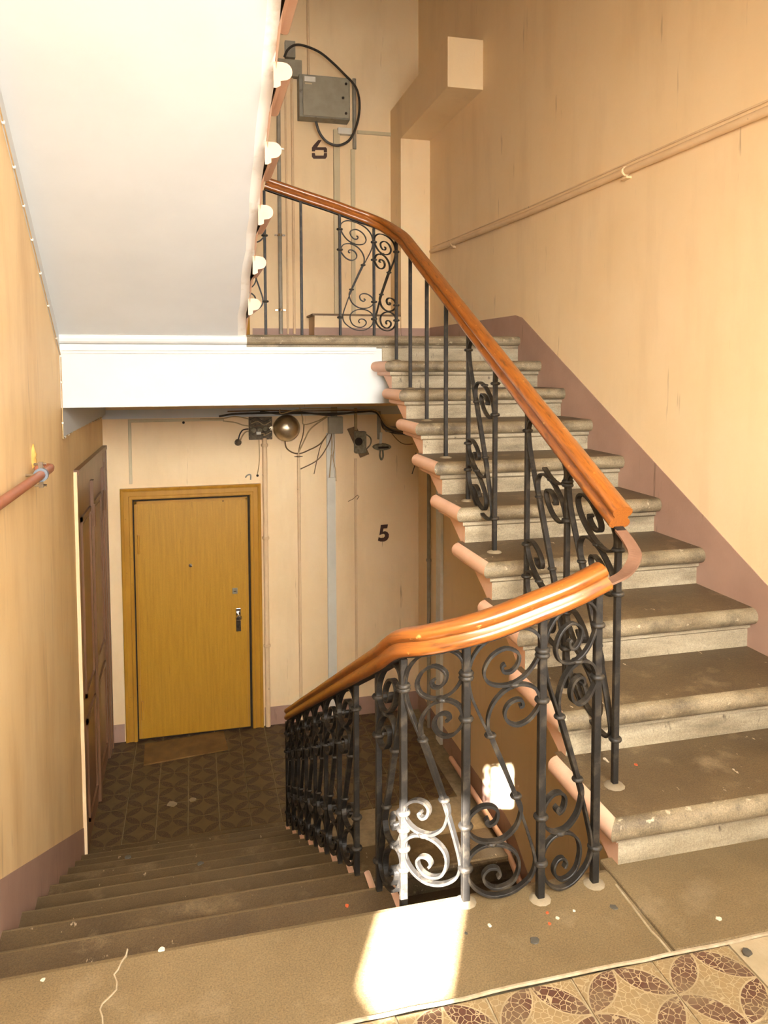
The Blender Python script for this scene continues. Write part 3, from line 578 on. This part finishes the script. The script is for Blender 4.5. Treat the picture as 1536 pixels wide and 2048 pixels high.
# pipes and trunking on the right wall of the lower landing
a, b = at(859, 930, 'X', WR-.02), at(856, 1462, 'X', WR-.02); yy = (a.y+b.y)/2
o = pipe('conduit_pipe', [(WR-.02, yy, .75), (WR-.02, yy, ZL-.01)], .016, 'metalpipe', 'dull grey vertical pipe at the right corner of the lower landing')
clip(o, (WR-.02, yy, at(857, 1120, 'X', WR-.02).z), (0, 0, 1), .016)
a = at(878, 1000, 'X', WR-.02); mb = MB(); mb.box((WR-.028, a.y-.06, ZL-.0), (WR+.0, a.y+.06, .75)); tag(bevel(mb.build('cable_trunking', 'label', org=(WR, a.y, ZL)), .004), 'pale grey trunking beside the grey pipe under the right stairs', 'trunking')
pipe('floor_pipe', [(WR-.04, 5.6, ZL+.05), (WR-.04, 5.0, ZL+.045), (WR-.04, 4.55, ZL+.03), (WR-.04, 4.3, ZL-.06), (WR-.04, 3.4, ZL-.6)], .02, 'pink', 'pink painted pipe low on the wall below the right stairs')
# wires pinned along the white paint edges on the left wall
def pinned(pts, label, step_=.11):
    o = pipe('pinned_wire', pts, .0028, 'cabletan', label, 'wire', n=6)
    P_ = [Vector(p) for p in pts]
    for a_, b_ in zip(P_, P_[1:]):
        k = max(1, int((b_-a_).length/step_))
        for i in range(k):
            q = a_.lerp(b_, (i+.5)/k); mb = MB(); mb.lathe(q, (1, 0, 0), [(.006, -.004), (.007, .003), (.003, .006)], 8); mb.build('wire_clip', 'label', o)
pinned([(xl(y)+.007, y, zs(y)-.103) for y in (1.8, 2.4, 3.0, 3.6, 4.1, 4.43)], 'thin wire pinned under the white cove on the left wall', .2)
pinned([(xl(4.44)+.008, 4.44, zs(4.44)-.11), (xl(4.44)+.008, 4.44, 1.13), (xl(4.44)+.008, 4.44, .962), (xl(5.0)+.008, 5.0, .960), (xl(5.6)+.008, 5.6, .958), (-.724, YB-.02, .945)], 'thin wire turning the corner below the white beam by the brown door', .16)
# ------------------------------------------------------------------ wiring on the back wall, lower landing
def W_(x, y, d=.0): return at(x, y, 'Y', YB-d)
def conduit(x, y0, r, mat, label, zend=ZL, name='conduit'):
    p = W_(x, y0, r); o = pipe(name, [(p.x, YB-r*.8, p.z), (p.x, YB-r*.8, zend)], r, mat, label, 'conduit'); return o, p
o, p = conduit(529, 876, .022, 'paintpipe', 'thick cream painted conduit beside the yellow door')
for y in (890, 1075, 1290): clip(o, (p.x, YB-.018, W_(529, y).z), (0, 0, 1), .022, 'paintpipe')
o, p = conduit(597, 905, .0145, 'paintpipe', 'thin cream conduit below the brass bell with a wing clip')
q = W_(597, 913, .03); mb = MB(); mb.box(q+Vector((-.035, -.004, -.003)), q+Vector((.035, .01, .004))); mb.lathe(q, (0, 0, 1), [(.018, -.005), (.018, .006)], 10); mb.build('wing_clip', 'chrome', o)
o, p = conduit(711, 917, .012, 'paintpipe', 'thin cream conduit below the old round dial box')
pts = [W_(696, 1003, .02), W_(706, 998, .03), W_(715, 990, .03), W_(718, 993, .02), W_(714, 999, .025)]; mb = MB(); mb.tube(pts, .003, 6); mb.build('twisted_wire', 'cablebrown', o)
# trunking with its top torn open
a, b = W_(653, 955), W_(670, 955)
mb = MB(); mb.box((a.x, YB-.03, ZL), (b.x, YB, a.z)); t_ = bevel(mb.build('cable_trunking', 'trunk', org=(a.x, YB, ZL)), .003); tag(t_, 'pale grey cable trunking on the back wall with its top cover torn off', 'trunking')
zt_ = W_(660, 866).z
mb = MB(); mb.box((a.x, YB-.004, a.z), (b.x, YB, zt_)); mb.box((a.x, YB-.025, a.z), (a.x+.006, YB, zt_)); mb.box((b.x-.006, YB-.025, a.z), (b.x, YB, zt_)); mb.build('open_channel', 'trunk', t_)
def cable(px, r, mat, label, d=.02, group=None):
    pts = [W_(x, y, d+(.0 if len(q) < 1 else q[0])) for x, y, *q in px]
    return pipe('cable', pts, r, mat, label, 'cable', group, 6, 5)
cable([(663, 866), (664, 890), (662, 920), (659, 955)], .006, 'cabletan', 'left tan cable inside the torn open trunking')
cable([(668, 866), (669, 895), (666, 915), (670, 935), (672, 962)], .006, 'cabletan', 'right tan cable hanging out of the torn open trunking')
cable([(660, 866), (661, 900), (667, 930), (671, 950)], .005, 'trunk', 'pale cable crossing inside the torn open trunking')
mb = MB(); p0, p1 = W_(655, 833), W_(684, 866); mb.box((p0.x, YB-.055, p1.z), (p1.x, YB, p0.z)); jb = bevel(mb.build('junction_box', 'boxgrey', org=(p0.x, YB, p1.z)), .006); tag(jb, 'square olive grey junction box at the top of the torn trunking', 'junction box')
p0, p1 = W_(661, 814), W_(674, 833); mb = MB(); mb.box((p0.x, YB-.012, p1.z), (p1.x, YB, p0.z)); mb.build('duct_stub', 'boxgrey', jb)
# bell
c = W_(573, 856, .0); R_ = .112
mb = MB(); mb.lathe((c.x, YB, c.z), (0, -1, 0), [(R_, .0), (R_*1.05, .012), (R_*1.05, .02), (R_*.97, .026), (R_*.93, .045), (R_*.82, .07), (R_*.62, .09), (R_*.36, .102), (R_*.12, .107), (.004, .108)], 32)
bl = tag(mb.build('electric_bell', 'dome', None, True, org=(c.x, YB, c.z)), 'round domed brass coloured bell on the back wall', 'bell')
q = W_(543, 857, .03); mb = MB(); mb.lathe(q, (0, -1, 0), [(.018, -.02), (.018, .004), (.007, .006), (.007, .01)], 12); mb.build('bell_screw', 'dome', bl, True)
# charred fuse board
p0, p1 = W_(497, 834), W_(544, 878)
mb = MB(); mb.box((p0.x, YB-.03, p1.z), (p1.x, YB, p0.z)); fbd = tag(bevel(mb.build('fuse_board', 'char', org=(p0.x, YB, p1.z)), .004), 'charred fuse board with exposed round fuses above the yellow door', 'fuse board')
for x, y in ((507, 860), (519, 860), (530, 857)):
    q = W_(x, y, .03); mb = MB(); mb.lathe(q, (0, -1, 0), [(.024, 0), (.024, .03), (.019, .038), (.006, .04)], 14); mb.build('fuse', 'oldbox', fbd, True)
q = W_(517, 866, .05); mb = MB(); mb.box(q+Vector((-.018, -.02, -.012)), q+Vector((.02, .01, .012))); mb.build('ceramic_chip', 'label', fbd)
for k in range(5):
    y = 840+k*7; mb = MB(); mb.tube(spline([W_(500+k*3, y, .04), W_(512+k*4, y-5+k, .055), W_(528, y+3, .05), W_(542, y-4, .04)], 4), .004, 6); mb.build('loose_lead', ['cable', 'cabletan', 'cablebrown'][k % 3], fbd, True)
q = W_(476, 884, .02); mb = MB(); mb.lathe(q+Vector((0, .02, 0)), (0, -1, -.2), [(.026, 0), (.03, .02), (.02, .04), (.01, .045)], 12); tag(mb.build('wall_socket', 'char', None, True), 'broken blackened wire socket hanging left of the fuse board', 'socket')
cable([(497, 858), (486, 860), (480, 868), (477, 878)], .006, 'cable', 'upper black lead from fuse board to broken socket', .03)
cable([(497, 862), (490, 865), (484, 873), (480, 882)], .006, 'cabletan', 'lower tan lead from fuse board to broken socket', .03)
# old dial box, plate and hook bracket
p0, p1 = W_(707, 862), W_(730, 905)
mb = MB(); mb.box((p0.x, YB-.07, p1.z), (p1.x, YB, p0.z)); ob = tag(bevel(mb.build('dial_box', 'oldbox', org=(p0.x, YB, p1.z)), .012, 3), 'old peeling grey box with a round dark dial on the back wall', 'switch box')
q = W_(717, 883, .07); mb = MB(); mb.lathe(q, (0, -1, 0), [(.034, 0), (.036, .008), (.026, .012), (.02, .02), (.004, .022)], 18); mb.build('dial', 'gap', ob, True)
mb = MB(); mb.prism([W_(x, y, .0) for x, y in ((694, 858), (712, 852), (738, 908), (720, 915))], (0, -.012, 0)); mb.build('back_plate', 'cablebrown', ob)
mb = MB(); mb.tube(spline([W_(731, 868, .04), W_(741, 876, .05), W_(741, 888, .05), W_(733, 898, .04)], 5), .006, 6); mb.build('loop_wire', 'oldbox', ob, True)
c = W_(762, 893, .0)
mb = MB()
for i in range(1): mb.prism([(c.x+.082*sx_*math.cos(t)*1.0, YB, c.z+.03*math.sin(t)) for sx_, t in [(1, 2*math.pi*k/18) for k in range(18)]], (0, -.06, 0))
hb = tag(bevel(mb.build('hook_bracket', 'oldbox', org=(c.x, YB, c.z)), .006), 'oval grey bracket with a hanging hook at the end of the cable bundle', 'bracket')
mb = MB(); mb.box((c.x-.04, YB-.063, c.z-.012), (c.x+.055, YB-.058, c.z+.006)); mb.build('dark_marking', 'gap', hb)
mb = MB(); mb.tube(spline([(c.x-.014, YB-.03, c.z-.03), (c.x-.02, YB-.035, c.z-.08), (c.x-.006, YB-.035, c.z-.115), (c.x+.01, YB-.035, c.z-.085), (c.x+.008, YB-.03, c.z-.03)], 5), .008, 8); mb.build('hook', 'oldbox', hb, True)
mb = MB(); mb.tube([(c.x-.012, YB-.03, c.z+.02), (c.x-.006, YB-.03, c.z+.13)], .012, 8); mb.build('stem', 'trunk', hb, True)
p0, p1 = W_(708, 816), W_(713, 860); mb = MB(); mb.box((p0.x, YB-.03, p1.z), (p1.x, YB, p0.z)); tag(mb.build('wooden_batten', 'cabletan', org=(p0.x, YB, p1.z)), 'short upright wooden batten above the old dial box', 'batten')
p0, p1 = W_(754, 822), W_(760, 878); mb = MB(); mb.box((p0.x, YB-.03, p1.z), (p1.x, YB, p0.z)); tag(mb.build('metal_strip', 'metalpipe', org=(p0.x, YB, p1.z)), 'short upright grey metal strip above the hook bracket', 'strip')
p0, p1 = W_(770, 853), W_(815, 862); mb = MB(); mb.box((p0.x, YB-.04, p1.z), (p1.x+.05, YB, p0.z)); tag(mb.build('steel_ledge', 'metalpipe', org=(p0.x, YB, p1.z)), 'short horizontal grey duct ending behind the right steps', 'duct')
# the cable bundle
cable([(438, 833), (470, 828), (540, 826), (600, 825), (655, 830), (690, 827), (730, 822), (752, 825), (762, 840), (768, 857), (790, 866), (822, 868)], .009, 'cable', 'thick black cable at the bottom of the bundle on the back wall', .022)
cable([(455, 823), (540, 821), (600, 822), (700, 821), (740, 820), (758, 828), (765, 846), (774, 860), (822, 865)], .006, 'cablebrown', 'brown cable along the middle of the bundle on the back wall', .042)
cable([(520, 823), (560, 828), (585, 827), (640, 827), (700, 826), (745, 823), (761, 835), (768, 850), (786, 862), (822, 872)], .008, 'cable', 'second black cable twisting through the bundle on the back wall', .060)
cable([(560, 818), (563, 827), (600, 819), (660, 818), (720, 820), (753, 822), (770, 848), (790, 858), (822, 861)], .005, 'cabletan', 'tan cable along the top of the bundle on the back wall', .078)
cable([(400, 838), (440, 838), (470, 833), (498, 838)], .005, 'cabletan', 'tan cord sagging into the fuse board from the left', .015)
cable([(446, 842), (470, 845), (485, 850), (498, 852)], .005, 'cabletan', 'short tan cord entering the fuse board under the sagging cord', .015)
cable([(570, 882), (573, 896), (585, 905), (600, 907), (618, 900), (640, 888), (656, 867)], .006, 'cablebrown', 'brown cable drooping from the bell to the junction box', .02)
cable([(655, 833), (630, 850), (618, 862), (610, 878), (597, 905)], .007, 'cabletan', 'tan cable from the bundle down into the thin conduit', .025)
cable([(655, 831), (635, 842), (608, 849), (605, 835), (599, 815)], .005, 'cabletan', 'tan cable curving up from the conduit to the ceiling edge', .02)
cable([(608, 849), (606, 870), (600, 890), (597, 905)], .005, 'cablebrown', 'short brown cable entering the thin conduit', .02)
cable([(664, 868), (655, 892), (635, 920), (601, 938)], .005, 'cablebrown', 'cut brown cable end dangling left of the torn trunking', .025)
cable([(655, 870), (642, 890), (634, 920), (628, 948)], .004, 'cablebrown', 'thin cut wire hanging straight below the junction box', .02)
cable([(518, 880), (519, 920), (515, 948)], .004, 'cabletan', 'thin wire hanging along the thick conduit', .03)
cable([(783, 866), (795, 880), (808, 888), (826, 888)], .004, 'cablebrown', 'thin wire drooping behind the right steps', .03)
cable([(832, 905), (831, 925), (824, 948)], .004, 'cable', 'cut wire end hanging by the side of the right steps', .03)
p0, p1, p2 = W_(262, 968), W_(262, 842), W_(448, 842)
mb = MB(); mb.box((p0.x-.012, YB-.014, p0.z), (p0.x+.012, YB, p1.z)); mb.box((p0.x-.012, YB-.014, p1.z-.012), (p2.x, YB, p1.z+.012))
tag(bevel(mb.build('wire_moulding', 'cream', org=(p0.x, YB, p0.z)), .003), 'narrow cream wire moulding forming an angle above the yellow door', 'trunking')
q = W_(367, 845, 0); mb = MB(); mb.lathe((q.x, YB, q.z), (0, -1, 0), [(.011, 0), (.011, .016)], 10); tag(mb.build('wall_plug', 'gap', None), 'small dark plug hole on the wire moulding above the door', 'plug')
q = W_(498, 952, 0); mb = MB(); mb.tube(spline([(q.x-.03, YB-.006, q.z-.01), (q.x-.015, YB-.02, q.z+.01), (q.x+.012, YB-.02, q.z+.012), (q.x+.012, YB-.02, q.z-.03)], 4), .006, 6); tag(mb.build('wall_hook', 'metalpipe', None, True), 'small bent hook in the wall above the door corner', 'hook')
q = W_(515, 951, 0); mb = MB(); mb.lathe((q.x, YB, q.z), (0, -1, 0), [(.011, 0), (.011, .006)], 10); tag(mb.build('wall_plug', 'gap', None), 'small dark plug hole beside the bent hook above the door', 'plug')
# painted apartment numerals
def numeral(name, polys, plane, label):
    mb = MB()
    for P_ in polys: mb.prism([plane(x, y) for x, y in P_], (0, -.002, 0))
    tag(mb.build(name, 'paintnum'), label, 'numeral')
z5 = lambda x, y: W_(400+x/2.743, 760+y/2.743)
numeral('painted_numeral', [[(992, 795), (1031, 792), (1027, 813), (1006, 815), (1003, 832), (1015, 829), (1028, 834), (1036, 846), (1035, 863), (1026, 878), (1010, 886), (990, 886), (976, 881), (980, 862), (992, 867), (1006, 866), (1014, 858), (1014, 848), (1006, 844), (994, 847), (984, 851)]], z5, 'dark brown numeral 5 painted on the back wall')
z6 = lambda x, y: W_(540+x/7.315, 40+y/7.315)
numeral('painted_numeral', [[(705, 1757), (755, 1757), (690, 1862), (815, 1862), (834, 1885), (834, 1938), (788, 1938), (786, 1903), (662, 1903), (658, 1922), (612, 1922), (612, 1868), (640, 1828)], [(612, 1946), (656, 1946), (664, 1985), (784, 1985), (790, 1946), (834, 1946), (834, 1998), (812, 2030), (636, 2030), (612, 2000)]], z6, 'dark brown stencilled numeral 6 painted on the upper landing wall')
# ------------------------------------------------------------------ wiring on the back wall, upper landing
def vpipe(x, y0, y1, r, mat, label):
    a, b = W_(x, y0, r), W_(x, y1, r); return pipe('conduit', [(b.x, YB-r, a.z), (b.x, YB-r, b.z)], r, mat, label, 'conduit'), b.x
o, xx = vpipe(562, 140, 668, .017, 'metalpipe', 'grey conduit with clips on the upper landing wall')
for y in (172, 297, 470, 620):
    q = W_(562, y, .02); mb = MB(); mb.box((xx-.045, YB-.012, q.z-.006), (xx+.045, YB-.004, q.z+.006)); mb.lathe((xx, YB-.017, q.z), (0, 0, 1), [(.021, -.01), (.021, .01)], 10); mb.build('pipe_clip', 'chrome', o)
vpipe(576, 150, 668, .009, 'paintpipe', 'thin painted conduit right of the grey clipped conduit upstairs')
vpipe(589, 150, 668, .012, 'paintpipe', 'painted conduit furthest right of the three upstairs')
vpipe(617, -40, 152, .012, 'paintpipe', 'added tube standing in for the shaded edge of a shallow wall chase above the meter cabinet')  # added tube in place of a chase edge where the wall shading changes
p0, p1 = W_(605, 148, .13), W_(700, 238, .13)
mb = MB(); mb.box((p0.x-.03, YB-.13, p1.z-.01), (p1.x, YB, p0.z)); mc = tag(bevel(mb.build('meter_cabinet', 'grey', org=(p0.x, YB, p1.z)), .004), 'grey metal meter cabinet with paper labels on the upper landing wall', 'cabinet')
mb = MB(); mb.box((p0.x+.0, YB-.142, p1.z+.0), (p1.x-.008, YB-.128, p0.z-.01)); dr = bevel(mb.build('cabinet_door', 'boxgrey', mc), .004)
a, b = at(609, 152, 'Y', YB-.143), at(631, 164, 'Y', YB-.143); mb = MB(); mb.box((a.x, YB-.1445, b.z), (b.x, YB-.142, a.z)); mb.build('paper_label', 'label', dr)
a, b = at(610, 165, 'Y', YB-.143), at(624, 169, 'Y', YB-.143); mb = MB(); mb.box((a.x, YB-.144, b.z), (b.x, YB-.142, a.z)); mb.build('paper_label', 'cream', dr)
for x, y in ((692, 168), (686, 196), (692, 227)):
    q = at(x, y, 'Y', YB-.142); mb = MB(); mb.lathe(q, (0, -1, 0), [(.011, 0), (.011, .006), (.005, .008)], 10); mb.build('lock_screw', 'gap', dr, True)
o, xx = vpipe(709, 158, 298, .017, 'metalpipe', 'short dark pipe right of the grey meter cabinet')
def trunk(x0, y0, x1, y1, d, mat, label):
    a, b = W_(x0, y0, d), W_(x1, y1, d); mb = MB(); mb.box((a.x, YB-d, b.z), (b.x, YB, a.z)); return tag(bevel(mb.build('cable_trunking', mat, org=(a.x, YB, b.z)), .003), label, 'trunking')
trunk(667, 258, 682, 632, .03, 'cream', 'wide cream vertical trunking below the meter cabinet')
trunk(702, 298, 712, 632, .02, 'cream', 'narrow cream vertical trunking below the short dark pipe')
trunk(715, 260, 786, 272, .02, 'cream', 'cream horizontal trunking running right to the corner pilaster')
trunk(676, 254, 704, 269, .05, 'trunk', 'small pale box under the meter cabinet')
trunk(556, 116, 604, 154, .06, 'boxgrey', 'olive grey junction box partly behind the stair soffit')
trunk(570, 80, 591, 115, .05, 'metalpipe', 'small dark grey box above the olive junction box')
cable([(569, 114), (575, 100), (590, 90), (610, 92), (640, 105), (668, 128), (690, 150), (703, 163), (714, 180), (719, 205), (717, 235), (709, 262), (697, 282), (676, 291), (656, 285), (643, 272), (636, 258), (632, 243)], .011, 'cable', 'long black cable looping around the meter cabinet', .155)
# ------------------------------------------------------------------ scraps on the landing
def spot(x, y, r, mat, label, cat, group=None, hgt=.0025, z=.004):
    c_ = at(x, y, 'Z', z); rr = random.Random(x*7+y); mb = MB(); k = 9
    pts = [(c_.x+r*(1+rr.uniform(-.3, .3))*math.cos(2*math.pi*i/k), c_.y+r*(1+rr.uniform(-.3, .3))*math.sin(2*math.pi*i/k), z-.001) for i in range(k)]
    mb.prism(pts, (0, 0, hgt+.001)); tag(bevel(mb.build(name_of[cat], mat, org=(c_.x, c_.y, z)), .0012), label, cat, group)
name_of = {'gum': 'chewing_gum_spot', 'scrap': 'paper_scrap', 'patch': 'mortar_patch'}
spot(1228, 1815, .010, 'gumdark', 'black gum spot by the mortar seam under the railing', 'gum')
spot(1070, 1882, .011, 'gumdark', 'grey black gum spot in the middle of the landing slab', 'gum')
spot(1493, 1905, .011, 'gumdark', 'black gum spot on the cement patched tile', 'gum')
spot(932, 1867, .004, 'gumdark', 'tiny dark gum spot right of the sun patch', 'gum')
spot(1115, 1837, .0045, 'gumpale', 'round pale gum spot under the railing', 'gum')
spot(1148, 1822, .004, 'gumpale', 'tiny pale gum spot nearest the end baluster', 'gum')
spot(979, 1851, .005, 'gumpale', 'pale gum spot right of the sun patch', 'gum')
spot(1438, 1838, .007, 'gumpale', 'pale gum spot on the slab at the foot of the right stairs', 'gum')
spot(1095, 1826, .004, 'red', 'upper of two tiny orange scraps under the railing', 'scrap')
spot(1099, 1848, .004, 'red', 'lower of two tiny orange scraps under the railing', 'scrap')
spot(86, 1960, .005, 'gumpale', 'pale scrap on the slab near the lower left corner', 'gum')
spot(323, 1900, .007, 'gumpale', 'elongated pale scrap beside the mended crack', 'gum')
spot(694, 1812, .006, 'red', 'orange scrap on the first step going down', 'scrap', z=-RL)
spot(400, 1727, .013, 'gumdark', 'black gum spot in the middle of the flight down', 'gum', z=-4*RL)
spot(256, 1714, .015, 'gumdark', 'dark gum spot further left on the flight down', 'gum', z=-5*RL)
spot(1272, 1530, .006, 'red', 'tiny orange scrap on the first tread of the right stairs', 'scrap', z=RR)

spot(345, 1608, .035, 'plaster', 'pale chipped patch in the tiles at the top of the lower landing', 'patch', z=ZL)
spot(385, 1600, .028, 'plaster', 'smaller pale chipped patch nearer the railing in the lower landing tiles', 'patch', z=ZL)
